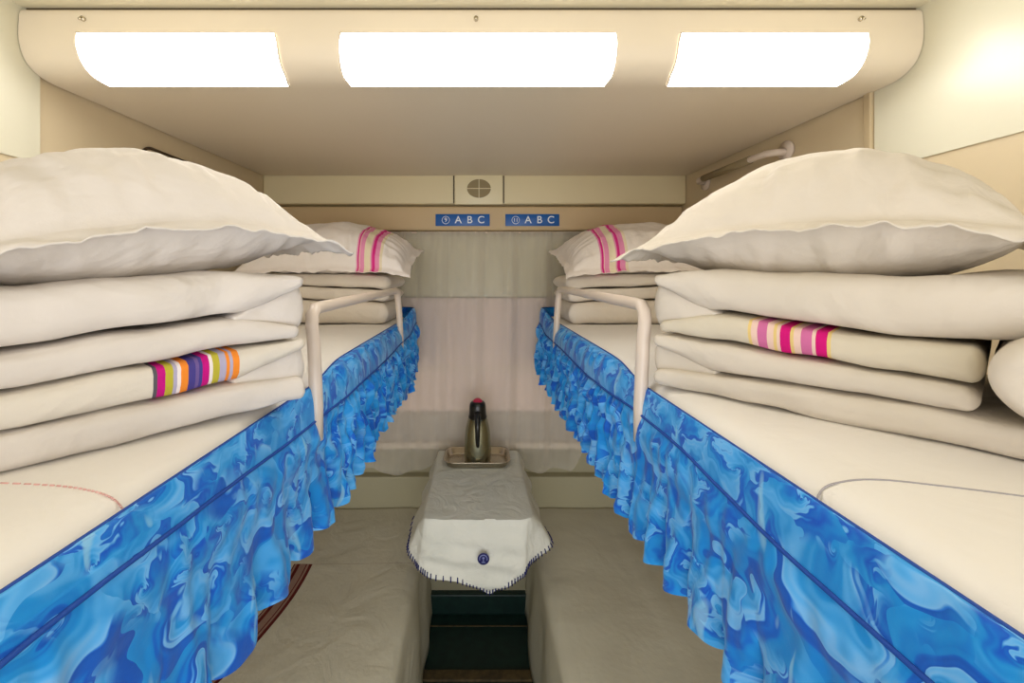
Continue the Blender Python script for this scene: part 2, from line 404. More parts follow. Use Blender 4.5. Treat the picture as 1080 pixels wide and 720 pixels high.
def text_bm(txt, size, x, y, z, depth=.0012, align='CENTER'):
    cu = bpy.data.curves.new('lettering', 'FONT'); cu.body = txt; cu.size = size; cu.align_x = align; cu.align_y = 'CENTER'; cu.extrude = depth; cu.offset = size*.008
    o = bpy.data.objects.new('lettering_source', cu); C.objects.link(o)
    dg = bpy.context.evaluated_depsgraph_get(); me = bpy.data.meshes.new_from_object(o.evaluated_get(dg))
    bm = bmesh.new(); bm.from_mesh(me)
    bpy.data.objects.remove(o); bpy.data.meshes.remove(me); bpy.data.curves.remove(cu)
    for v in bm.verts:
        a = v.co.copy(); v.co = Vector((x+a.x, y-a.z, z+a.y))
    return bm
def sign(x0, x1, num, label):
    y = 1.960
    t = thing('berth_sign', label, 'sign', ((x0+x1)/2, y+.005, .232), 'berth number signs on the tan beam')
    obj('plate', nbox(x0, x1, y, y+.006, .232, .288, bev=.0015), M_sign, t)
    wd = x1-x0; zc = .2595
    for ch, fx in (('A', .42), ('B', .63), ('C', .84)):
        obj('letter', text_bm(ch, .048, x0+wd*fx, y-.001, zc), M_white, t, smooth=False)
    obj('number', text_bm(num, .028 if len(num) == 1 else .024, x0+wd*.19, y-.001, zc), M_white, t, smooth=False)
    bm = bmesh.new(); cx = x0+wd*.19; R = .0175
    tube(bm, [(cx+math.cos(2*PI*k/32)*R, y-.001, zc+math.sin(2*PI*k/32)*R) for k in range(33)], .0014, 6, cap=False)
    obj('ring', bm, M_white, t)
sign(-.200, .056, '9', 'blue berth sign reading circled 9 A B C')
sign(.130, .385, '11', 'blue berth sign reading circled 11 A B C')

# ------------------------------------------------------------------ wall handles
t = thing('grab_bar', 'recessed folding handle with dark rounded surround on the left wall', 'handle', (XL, 1.53, .28))
bm = bmesh.new()
def rrect(y0, y1, z0, z1, r, x, n=8):
    out = []
    for cy, cz, a0 in ((y1-r, z1-r, 0), (y0+r, z1-r, PI/2), (y0+r, z0+r, PI), (y1-r, z0+r, 3*PI/2)):
        for k in range(n+1):
            a = a0+PI/2*k/n; out.append((x, cy+math.cos(a)*r, cz+math.sin(a)*r))
    return out
pts = rrect(1.23, 1.80, .26, .386, .04, XL+.003); pts.append(pts[0])
tube(bm, pts, .0045, 8, cap=False); obj('gasket', bm, M_dark, t)
bm = bmesh.new(); f = bm.faces.new([bm.verts.new(p) for p in rrect(1.235, 1.795, .265, .381, .036, XL+.001)])
e = bmesh.ops.extrude_face_region(bm, geom=[f]); bmesh.ops.translate(bm, vec=(-.004, 0, 0), verts=[v for v in e['geom'] if isinstance(v, bmesh.types.BMVert)])
obj('recess_plate', bm, M_wall_beige, t, smooth=False)
bm = bmesh.new(); tube(bm, [(XL+.002, 1.28, .33), (XL+.018, 1.30, .333), (XL+.022, 1.34, .335), (XL+.022, 1.66, .337), (XL+.018, 1.70, .335), (XL+.002, 1.72, .33)], .013, 12)
obj('bar', bm, new_mat('taupe_handle', lin(150, 136, 104), .35), t)
t = thing('grab_rail', 'cream tubular grab rail on the right wall above the pillow', 'rail', (XR, 1.53, .36))
bm = bmesh.new(); xr = XR
tube(bm, [(xr-.002, 1.30, .385), (xr-.035, 1.305, .385), (xr-.05, 1.33, .387), (xr-.052, 1.37, .388), (xr-.052, 1.70, .393), (xr-.05, 1.73, .393), (xr-.035, 1.755, .393), (xr-.002, 1.76, .393)], .011, 14)
obj('bar', bm, M_rail, t)
bm = bmesh.new(); tube(bm, [(xr-.052, 1.40, .388), (xr-.052, 1.69, .393)], .0135, 14)
obj('grip', bm, new_mat('taupe_grip', lin(140, 124, 92), .4), t)
for y in (1.30, 1.76):
    bm = bmesh.new(); tube(bm, [(xr-.001, y, .389), (xr-.010, y, .389)], .03, 20); obj('mount', bm, M_rail, t)

# ------------------------------------------------------------------ curtain
bm = bmesh.new()
def cur(u, v):
    x = -.93+1.83*u
    z = .207 - v*1.137
    k = noise.noise(Vector((x*1.3, 3.1, 0)))*2.2
    amp = .003+.013*sstep(0, .12, v)
    y = 1.978+math.sin(x*34+k*3+.6*v)*amp+.006*math.sin(x*71+k*5+1.2*v)+.004*math.sin(x*13-v*2)
    zz = z
    # swags at the hem, where it is caught by the table behind the bunks
    hem = sstep(.8, 1, v)
    lift = .05*math.exp(-((x+.175)/.05)**2)+.05*math.exp(-((x-.225)/.03)**2)*.4+.11*sstep(.43, .50, x)
    zz += hem*lift
    zz += hem*.01*math.sin(x*21)
    if abs(x) < .2: zz += hem*.01
    return Vector((x, y-.012*hem, zz))
grid(bm, 420, 50, cur)
tag(obj('sheer_curtain', bm, M_sheer), 'sheer pale curtain hanging over the window behind the table', 'curtain')
bm = bmesh.new(); tube(bm, [(-.95, 1.992, .2035), (.92, 1.992, .2035)], .005, 8)
tag(obj('curtain_rod', bm, M_rail), 'curtain rod under the tan beam that carries the sheer curtain', 'rod')

# ------------------------------------------------------------------ lower berths
def lower_berth(s, xin, xout, label, sheet_label, y0):
    t = thing('lower_berth', label, 'berth', ((s*(xin+xout)/2), 1.2, FL), 'two lower berths')
    x0, x1 = sorted((s*(xin+.03), s*xout))
    obj('base', nbox(x0, x1, y0+.02, 1.975, FL, -1.30, bev=.01), M_lowwall, t)
    obj('cushion', nbox(x0, x1, y0+.01, 1.975, -1.295, -1.125, bev=.03, seg=4), M_lowwall, t)
    # cover: flat on top, rolling over the inner edge and hanging to the floor
    bm = bmesh.new()
    path = [(xout, -1.112), (xin+.35, -1.11), (xin+.1, -1.108), (xin+.045, -1.110), (xin+.02, -1.114), (xin+.006, -1.124), (xin, -1.142), (xin-.001, -1.17), (xin-.002, -1.25), (xin-.006, -1.4), (xin-.014, -1.52), (xin-.018, -1.59)]
    pp = []
    for a, b in zip(path, path[1:]):
        nn = max(1, int(math.hypot(a[0]-b[0], a[1]-b[1])/.03))
        for k in range(nn): pp.append((a[0]+(b[0]-a[0])*k/nn, a[1]+(b[1]-a[1])*k/nn))
    pp.append(path[-1]); m = len(pp)-1
    def f(u, v):
        x, z = pp[round(v*m)]; y = y0+(1.982-y0)*u
        hang = sstep(-1.13, -1.3, z)
        nz = fbm(x*3+s*9, y*3, z*2)
        x += hang*(nz*.014 + .006*math.sin(y*17+s))
        z2 = z+(1-hang)*(.004*nz + .0015*fbm(x*9, y*7, 1))
        if s > 0: z2 += (1-hang)*.006*math.exp(-((x-.615-.02*(y-1.5))/.01)**2)
        return Vector((s*x, y, z2))
    grid(bm, 110, m, f, uvfn=lambda u, v: (pp[round(v*m)][0]-.08*((y0+(1.982-y0)*u-1.52)/.40)**2+(1.0 if y0+(1.982-y0)*u > 1.60 else 0), u))
    if s < 0:
        B = lin(200, 196, 177); R1 = lin(92, 26, 24); R2 = lin(150, 120, 106)
        mt = stripe_mat('seat_cover_red_stripes', B, [(.632, R1), (.644, R2), (.650, R1), (.656, R2), (.676, R1), (.690, R2), (.697, R1), (.703, B)])
    else: mt = M_seat
    o = obj('seat_cover', bm, mt); tag(o, sheet_label, 'cover', 'cotton covers on the lower berths')
    md = o.modifiers.new('thick', 'SOLIDIFY'); md.thickness = .004; md.offset = 1
lower_berth(-1, .228, .985, 'left lower berth under the cover with dark red stripes', 'grey cotton seat cover with dark red stripes on the left lower berth', .35)
lower_berth(1, .235, .955, 'right lower berth under the plain grey cover', 'plain grey cotton seat cover on the right lower berth', .35)

# ------------------------------------------------------------------ table, cloth, tray, flask
TT = -.818
t = thing('folding_table', 'small wall table under the pale cloth between the lower berths', 'table', (0, 1.66, TT-.03))
obj('tabletop', nbox(-.178, .178, 1.40, 1.925, TT-.026, TT-.003, bev=.006), M_frame, t)
bm = bmesh.new(); tube(bm, [(0, 1.50, TT-.030), (0, 1.98, TT-.36)], .012, 10); obj('bracket', bm, M_chrome, t)
# the cloth
bm = bmesh.new()
def cloth_pt(a, b):
    """a: -1..1 across, b: 0 (window) .. 1 (front edge) .. beyond"""
    return None
hem = [(-.205, 1.93, -.865), (-.212, 1.80, -.875), (-.222, 1.66, -.885), (-.232, 1.54, -.900), (-.246, 1.455, -.925), (-.240, 1.42, -.945), (-.205, 1.392, -.965), (-.183, 1.372, -.978), (-.150, 1.366, -.990),
       (-.06, 1.364, -1.008), (-.01, 1.366, -1.024), (.035, 1.366, -1.052), (.075, 1.364, -1.036), (.12, 1.366, -1.012), (.158, 1.370, -.992), (.175, 1.385, -.968), (.205, 1.405, -.955),
       (.250, 1.435, -.935), (.243, 1.50, -.915), (.230, 1.62, -.900), (.220, 1.78, -.88), (.208, 1.93, -.868)]
top = [(-.180, 1.93), (-.181, 1.80), (-.181, 1.66), (-.182, 1.54), (-.183, 1.46), (-.183, 1.415), (-.180, 1.396), (-.172, 1.390), (-.150, 1.388),
       (-.06, 1.388), (-.01, 1.388), (.035, 1.388), (.075, 1.388), (.12, 1.388), (.158, 1.388), (.172, 1.392), (.180, 1.400),
       (.184, 1.43), (.183, 1.50), (.182, 1.62), (.181, 1.78), (.180, 1.93)]
def cr(P, t):
    n = len(P)-1; x = t*n; i = min(int(x), n-1); f = x-i
    p0, p1, p2, p3 = (Vector(P[max(i-1, 0)]), Vector(P[i]), Vector(P[i+1]), Vector(P[min(i+2, n)]))
    return .5*((2*p1)+(p2-p0)*f+(2*p0-5*p1+4*p2-p3)*f*f+(3*p1-p0-3*p2+p3)*f**3)
TOP3 = [(x, y, TT+.003) for x, y in top]
def skirtf(u, v):
    a = cr(TOP3, u); b = cr(hem, u)
    p = a.lerp(b, v)
    bulge = math.sin(PI*min(1, v*1.0))*.006
    if v > 0: p.y -= bulge*sstep(.25, .4, u)*sstep(.75, .6, u)
    p.z = a.z+(b.z-a.z)*(v**1.25)
    fr = sstep(.3, .4, u)*sstep(.7, .6, u)
    p.y += fr*v*(.012*fbm(p.x*9, p.z*16, 2)+.007*math.sin(p.z*95+p.x*14))
    p.x += (1-fr)*v*.006*math.sin(p.y*40)
    if v == 0: return a
    return p
vs = grid(bm, 168, 24, skirtf)
rim = [r[0] for r in vs]
# top surface: connect the ring's left side to its right side
N2 = len(rim)
half = N2//2
nx = 28
def topf_rows():
    rows = []
    for i in range(half):
        a = rim[i]; b = rim[N2-1-i]
        row = [a]
        for k in range(1, nx):
            t_ = k/nx; p = a.co.lerp(b.co, t_); p.z = TT+.003+.0012*fbm(p.x*14, p.y*14, 5)
            row.append(bm.verts.new(p))
        row.append(b); rows.append(row)
    return rows
rows = topf_rows()
for r0, r1 in zip(rows, rows[1:]):
    for k in range(nx):
        try: bm.faces.new((r0[k], r0[k+1], r1[k+1], r1[k]))
        except ValueError: pass
r = rows[-1]
mid = rim[half]
for k in range(nx):
    try: bm.faces.new((r[k], r[k+1], mid))
    except ValueError: pass
tc = thing('tablecloth', 'pale grey cloth with navy stitched hem over the small table', 'tablecloth', (0, 1.66, TT))
obj('cloth', bm, M_cloth, tc)
bm = bmesh.new()
for k in range(0, 62):
    u = .14+.72*(k+.5)/62
    a = skirtf(u, 1.0); b = skirtf(u, .86); c = skirtf(min(1, u+.002), .93)
    d = (b-a).normalized(); a2 = a-d*.002; b2 = a+d*.014
    off = Vector((0, -.003, 0)) if .33 < u < .7 else Vector((-.003 if u < .5 else .003, -.002, 0))
    bm = bmesh.new(); tube(bm, [a2+off, b2+off], .0021, 6); obj('hem_stitch', bm, M_navy, tc)
bm = bmesh.new()
e0 = Vector((.018, 1.352, TT-.105))
lathe(bm, [(.0005, 0), (.019, 0), (.0195, .001), (.019, .002), (.0005, .002)], 0, 0, 28)
for v in bm.verts: x, y, z = v.co; v.co = e0+Vector((x, -z, y))
em = obj('embroidered_emblem', bm, M_navy, tc)
bm = bmesh.new()
ey = e0.y-.003
tube(bm, [(e0.x+math.cos(a)*.0125, ey, e0.z+.001+math.sin(a)*.0125) for a in [PI*(-.1+1.2*k/14) for k in range(15)]], .0013, 6)
tube(bm, [(e0.x, ey, e0.z+.007), (e0.x, ey, e0.z-.009)], .0016, 6); tube(bm, [(e0.x-.006, ey, e0.z-.010), (e0.x+.006, ey, e0.z-.010)], .0013, 6); tube(bm, [(e0.x-.004, ey, e0.z+.004), (e0.x+.004, ey, e0.z+.004)], .0016, 6)
obj('emblem_mark', bm, new_mat('pale_blue_thread', lin(130, 140, 190), .7), em)

# tray
tcx, tcy = -.004, 1.815
bm = bmesh.new()
def rr_ring(hx, hy, r, z, n=8):
    out = []
    for sx, sy, a0 in ((1, 1, 0), (-1, 1, PI/2), (-1, -1, PI), (1, -1, 3*PI/2)):
        for k in range(n+1):
            a = a0+PI/2*k/n; out.append((tcx+sx*(hx-r)+math.cos(a)*r, tcy+sy*(hy-r)+math.sin(a)*r, z))
    return out
T0 = TT+.005
prof = [(.118, .064, .03, T0), (.128, .072, .035, T0+.004), (.137, .080, .042, T0+.026), (.143, .086, .046, T0+.029), (.143, .086, .046, T0+.026+.005), (.135, .078, .040, T0+.029), (.125, .069, .033, T0+.006), (.115, .061, .03, T0+.0035)]
rings = [[bm.verts.new(p) for p in rr_ring(*q)] for q in prof]
for a, b in zip(rings, rings[1:]):
    m = len(a)
    for k in range(m): bm.faces.new((a[k], a[(k+1) % m], b[(k+1) % m], b[k]))
bm.faces.new(rings[0][::-1]); bm.faces.new(rings[-1])
tag(obj('steel_tray', bm, M_chrome), 'rectangular stainless steel tray on the tablecloth holding the flask', 'tray')
# vacuum flask
fx, fy, fz = -.001, 1.81, T0+.005
t = thing('vacuum_flask', 'dark steel vacuum flask with black lid and crimson button on the tray', 'flask', (fx, fy, fz))
bm = bmesh.new(); lathe(bm, [(.052, fz), (.057, fz+.003), (.0585, fz+.012), (.0585, fz+.05), (.057, fz+.09), (.054, fz+.125), (.049, fz+.155), (.042, fz+.182), (.036, fz+.198)], fx, fy, 48)
obj('body', bm, M_metalD, t)
bm = bmesh.new(); lathe(bm, [(.041, fz+.190), (.041, fz+.196), (.0375, fz+.200), (.0365, fz+.222), (.036, fz+.240), (.033, fz+.252), (.026, fz+.258), (.018, fz+.259)], fx, fy, 36)
ld = obj('lid', bm, M_black, t)
bm = bmesh.new(); lathe(bm, [(.020, fz+.2585), (.020, fz+.262), (.017, fz+.265), (.005, fz+.266)], fx, fy-.004, 28)
for v in bm.verts: v.co.z += (fy-v.co.y)*-.35
obj('button', bm, M_red, ld)
bm = bmesh.new(); tube(bm, [(fx, fy-.034, fz+.215), (fx, fy-.060, fz+.212), (fx, fy-.078, fz+.198), (fx, fy-.084, fz+.165), (fx, fy-.080, fz+.125), (fx, fy-.072, fz+.095), (fx, fy-.058, fz+.085)], .01, 10, rads=[.013, .013, .012, .011, .010, .008, .007])
obj('handle', bm, M_black, t)
bm = bmesh.new(); lathe(bm, [(.001, fz+.235), (.001, fz+.235)], fx, fy, 4); bm.free()
bm = bmesh.new(); tube(bm, [(fx, fy+.03, fz+.215), (fx, fy+.052, fz+.235)], .012, 10, rads=[.014, .007]); obj('spout', bm, M_black, ld)

# ------------------------------------------------------------------ middle bunks
def bunk(s, xin, label):
    """frame and guard rail"""
    xo = XL+.004 if s < 0 else XR-.006
    t = thing('middle_bunk', label, 'bunk', (s*.65, 1.0, -.36), 'two middle bunks')
    x0, x1 = sorted((s*(xin+.02), xo))
    obj('frame', nbox(x0, x1, .05, 1.925, -.36, -.262, bev=.008), M_trim, t)
    g = bmesh.new()
    zt = -.062 if s < 0 else -.055
    y0, y1 = (.757, 1.575) if s < 0 else (.752, 1.56)
    xp = xin-.018
    P = [(s*xp, y0, -.30), (s*xp, y0, -.24), (s*(xp+.006), y0+.002, -.12), (s*(xp+.010), y0+.004, zt-.03), (s*(xp+.011), y0+.008, zt-.012), (s*(xp+.011), y0+.022, zt-.001), (s*(xp+.011), y0+.05, zt),
         (s*(xp+.011), y1-.05, zt+.004), (s*(xp+.011), y1-.02, zt+.002), (s*(xp+.010), y1-.005, zt-.01), (s*(xp+.009), y1, zt-.03), (s*(xp+.004), y1, -.15), (s*xp, y1, -.24), (s*xp, y1, -.30)]
    tube(g, P, .0118, 14)
    r = obj('guard_rail', g, M_rail, t)
    for y in (y0, y1):
        b = bmesh.new(); x0, x1 = sorted((s*(xp-.003), s*(xin+.06)))
        box(b, x0+.004, x1, y-.02, y+.02, -.34, -.285, bev=.004); obj('bracket', b, M_chrome, r)
    return t
bunk(-1, .312, 'left middle bunk with cream tubular guard rail')
bunk(1, .312, 'right middle bunk with cream tubular guard rail')

def mattress(s, xin, label, zc):
    xo = XL+.006 if s < 0 else XR-.008
    wdt = abs(xo)-xin
    bm = bmesh.new()
    nu, nv = 90, 34
    def f(u, v):
        y = .06+1.865*u
        x = xin+wdt*v
        edge = min(v*wdt, (1-v)*wdt, (1-u)*1.865)
        z = -.187+.004*fbm(x*5, y*4, s*3)-.03*math.exp(-edge/.010)-.012*math.exp(-v*wdt/.05)*(1-sstep(.75, 1.0, y)*.7)
        return Vector((s*x, y, z))
    grid(bm, nu, nv, f)
    def g(u, v):
        p = f(u, v); return Vector((p.x, p.y, -.258))
    # sides + underside
    bnd = [(u/nu, 0) for u in range(nu+1)]
    def side(fn):
        def q(u, v):
            a, b = fn(u); p = f(a, b); return p.lerp(Vector((p.x, p.y, -.258)), v)
        return q
    grid(bm, nu, 3, side(lambda u: (u, 0))); grid(bm, nu, 3, side(lambda u: (u, 1)))
    grid(bm, nv, 3, side(lambda u: (0, u))); grid(bm, nv, 3, side(lambda u: (1, u)))
    grid(bm, 1, 1, g)
    t = thing('mattress', label, 'mattress', (s*(xin+wdt/2), 1.0, -.258), 'white sheeted mattresses')
    obj('sheet', bm, M_sheet, t)
    # stitched hem line near the open end
    bm = bmesh.new()
    if s < 0: L = [(-.304, .360), (-.313, .366), (-.34, .372), (-.40, .376), (-.52, .376)]
    else: L = [(.305, .374), (.315, .384), (.335, .388), (.38, .382), (.50, .340)]
    n = 46; P = []
    for k in range(n+1):
        p = cr([(a, b, 0) for a, b in L], k/n)
        P.append(Vector((p.x, p.y, f((p.y-.06)/1.865, (abs(p.x)-xin)/wdt).z+.0003)))
    if s < 0:
        for k in range(0, n): tube(bm, [P[k].lerp(P[k+1], .1), P[k].lerp(P[k+1], .7)], .0009, 5)
    else: tube(bm, P, .0009, 5)
    obj('hem_stitching', bm, M_pinkst if s < 0 else M_greyst, t)
mattress(-1, .300, 'white sheeted mattress on the left middle bunk, with pink hem stitching', 0)
mattress(1, .300, 'white sheeted mattress on the right middle bunk, with grey hem stitching', 0)

# the blue valances
def valance(s, label, seed):
    t = thing('bed_valance', label, 'valance', (s*.30, 1.0, -.47), 'blue leaf print valances')
    y0, ye = .06, 1.945
    Rc = .05; xl = .300
    Ls = ye-Rc-y0; La = Rc*PI/2; Le = .32
    Lt = Ls+La+Le
    def base(l, off):
        """plan point at path length l, pushed outward by off"""
        if l < Ls: return Vector((xl-off, y0+l, 0))
        if l < Ls+La:
            a = (l-Ls)/Rc
            c = Vector((xl+Rc, ye-Rc, 0)); return c+Vector((-math.cos(a), math.sin(a), 0))*(Rc+off)
        return Vector((xl+Rc+(l-Ls-La), ye+off*.25, 0))
    endf = lambda l: sstep(Ls-.16, Ls-.03, l)
    def seam_z(l):
        y = y0+min(l, Ls)
        tab = [(.1, -.236), (.26, -.238), (.42, -.246), (.77, -.262), (1.1, -.264), (1.6, -.250), (2, -.245)] if s < 0 else [(.1, -.262), (.27, -.262), (.38, -.262), (.67, -.249), (1.1, -.258), (1.6, -.250), (2, -.245)]
        return interp(tab, y)-.004*fbm(y*4, seed, 0)+.03*endf(l)
    nb = 520
    # band
    def band(u, v):
        l = u*Lt; y = y0+min(l, Ls)
        far = sstep(.75, .95, y)*(1-endf(l))
        zt = -.203+.013*sstep(.75, 1.0, y)+.040*endf(l)
        zs = seam_z(l)
        # over the mattress edge and down
        q = [(-.006-.014*far, zt-.001), (-.004-.009*far, zt), (-.002, zt-.002), (.001, zt-.010), (.004+.004*far, zt-.022), (.006+.008*far, (zt+zs)/2-.008), (.007+.008*far, zs)]
        p = cr([(a, b, 0) for a, b in q], v)
        off = p.x; z = p.y
        puck = far*1.0+.25
        off += puck*math.sin(PI*min(1, v*1.1))*(.006*fbm(l*9, v*1.5, seed)+.0035*math.sin(l*75+6*fbm(l*3, 0, seed)))
        off += .012*endf(l)
        off = min(off, .022)
        P = base(l, off); 
        return Vector((s*P.x, P.y, z))
    bm = bmesh.new(); grid(bm, nb, 18, band, uvfn=lambda u, v: (u*Lt+seed, v*.09))
    o = obj('top_band', bm, M_blue, t)
    # piping on the seam
    bm = bmesh.new(); P = []
    for k in range(261):
        l = Lt*k/260; p = band(k/260, 1.0); P.append(Vector((p.x-s*.001 if l < Ls else p.x, p.y, p.z-.001)))
    tube(bm, P, .0022, 6); obj('piping', bm, M_cord, t)
    bm = bmesh.new(); P = [band(k/260, .0)+Vector((0, 0, .0005)) for k in range(261)]
    tube(bm, P, .0018, 6); obj('edge_cord', bm, M_cord, t)
    # gathered ruffle
    nl, nd = 1100, 44
    def phase(l): return l*2*PI/.074+2.6*math.sin(l*6.1+seed)+1.8*fbm(l*5, seed*2, 0)
    def ruffle(u, v):
        l = u*Lt; y = y0+min(l, Ls)
        far = sstep(.7, 1.0, y)
        zs = seam_z(l)
        ph = phase(l)
        fold = 2*abs(math.cos(ph/2))**.8-1
        ampv = (.04+.96*sstep(.35, 1.0, v))*(1-far)+far*(.35+.65*sstep(.1, .9, v))
        a = .0135*ampv*(.55+.6*abs(fbm(l*7, 4, seed))*2)
        fine = (.0045*far+.0012)*sstep(0, .15, v)*math.sin(ph*2.1+4*fbm(l*9, v*2, seed))
        wr = (.010*far+.005)*sstep(0, .2, v)*fbm(l*14, v*3.0-l*1.2, seed+3)
        off = .006+.004*far+.012*v+a*fold+fine+wr+.006*math.sin(PI*min(1, v*3))
        if v < .05: off = off*(v/.05)+.008*(1-v/.05)
        off = max(off, -.012)
        drop = zs+.448+.005*math.sin(l*9+seed)
        drop += .009*(fold)*(v**4)+.004*fbm(l*20, 7, seed)
        drop -= .02*endf(l)
        z = zs-drop*v
        shear = .004*v*v*math.cos(ph)
        P = base(min(max(l+shear, 0), Lt), off+.010*endf(l)*(1-v))
        return Vector((s*P.x, P.y, z))
    bm = bmesh.new(); grid(bm, nl, nd, ruffle, uvfn=lambda u, v: (u*Lt+seed, .09+v*.215))
    o = obj('ruffle', bm, M_blue, t)
    return t
valance(-1, 'blue leaf print valance hanging from the left middle bunk', .3)
valance(1, 'blue leaf print valance hanging from the right middle bunk', 1.9)

# ------------------------------------------------------------------ folded quilts
def pad(bm, P0, e, d, s0, s1, D, zb, zt, d0=0.0, mi=0, seed=0, amp=.003, nS=64, nose=1.0, endtaper=(.012, .012), uvs=None):
    """one soft layer: s runs along the face, depth d runs away from it"""
    uvl = bm.loops.layers.uv.verify()
    nK = 36
    rings = []; ss = []
    for i in range(nS+1):
        q = i/nS
        # finer steps close to both ends
        q = .5-.5*math.cos(PI*q)
        s = s0+(s1-s0)*q
        b = zb(s); t_ = zt(s); h = max((t_-b)/2, .0015); m = (t_+b)/2
        ea = min(1, (s-s0)/endtaper[0]) if endtaper[0] else 1; eb = min(1, (s1-s)/endtaper[1]) if endtaper[1] else 1
        k = max(.02, math.sqrt(max(0, 1-(1-min(ea, eb))**2)))
        ring = []
        for j in range(nK):
            a = 2*PI*j/nK
            ca, sa = math.cos(a), math.sin(a)
            # super-ellipse: flat top and bottom, rounded nose
            hz = h*k*(abs(sa)**.75)*(1 if sa > 0 else -1)
            rx = (abs(ca)**(.9))*(1 if ca > 0 else -1)
            noseR = min(h*nose, D/2)
            dd = (D/2-noseR)*max(-1, min(1, ca*2.2))+noseR*rx if True else 0
            dep = d0+D/2+dd*(.97+.03*k)+ (1-k)*.004
            if ca < 0: dep += (1-k)*.010
            p = P0+e*s+d*dep
            nz = fbm(p.x*7+seed, p.y*7, m*9+seed)*amp + amp*.6*fbm(p.x*19, p.y*19+seed, a)
            diag = amp*.7*math.sin((s*38+a*1.6+seed)+3*fbm(s*6, a, seed))*(.5+.5*math.sin(s*13+seed))
            f_ = (nz+diag*.6)
            z = m+hz+f_*(sa)*.8
            pp = p-d*f_*(1 if ca < 0 else -1)*abs(ca)
            pp.z = z
            ring.append(bm.verts.new(pp))
        rings.append(ring); ss.append(s)
    for i in range(nS):
        a, b = rings[i], rings[i+1]
        for k in range(nK):
            f = bm.faces.new((a[k], a[(k+1) % nK], b[(k+1) % nK], b[k])); f.material_index = mi
            us = (ss[i], ss[i], ss[i+1], ss[i+1])
            for l, u in zip(f.loops, us): l[uvl].uv = (u+.05, k/nK)
    f = bm.faces.new(rings[0][::-1]); f.material_index = mi
    f = bm.faces.new(rings[-1]); f.material_index = mi

GR = lin(90, 88, 96)
base = lin(217, 209, 196)
def U(v): return v+.05
# left near: coloured stripes on the third layer (near .184 .. far .098)
a0, a1 = .094, .186
MAG = lin(196, 20, 130); OLV = lin(186, 176, 60); LAV = lin(176, 170, 196); ORG = lin(238, 140, 50); NVY = lin(74, 66, 140); WHT = lin(236, 226, 226)
seq = [(0, ORG), (.07, LAV), (.11, ORG), (.15, LAV), (.24, WHT), (.26, OLV), (.34, WHT), (.36, MAG), (.44, WHT), (.465, NVY), (.50, lin(110, 90, 150)), (.54, NVY), (.61, WHT), (.64, ORG), (.715, WHT), (.73, LAV), (.80, OLV), (.875, WHT), (.89, MAG), (.955, WHT), (.97, GR), (1.0, base)]
M_str_multi = stripe_mat('cotton_multicolour_stripes', base, [(U(a0+(a1-a0)*p), c) for p, c in seq])
PK = lin(208, 20, 120); PK2 = lin(206, 110, 160); YL = lin(228, 200, 130); PKB = lin(232, 200, 186)
a0, a1 = .143, .237
baseR = lin(212, 202, 182)
seq = [(0, YL), (.04, PKB), (.12, PK2), (.24, PKB), (.33, YL), (.36, PKB), (.40, PK), (.53, YL), (.60, PKB), (.68, PK2), (.78, PKB), (.84, PK), (.94, PKB), (.97, YL), (1.0, baseR)]
M_str_pink = stripe_mat('cotton_magenta_stripes', baseR, [(U(a0+(a1-a0)*p), c) for p, c in seq])

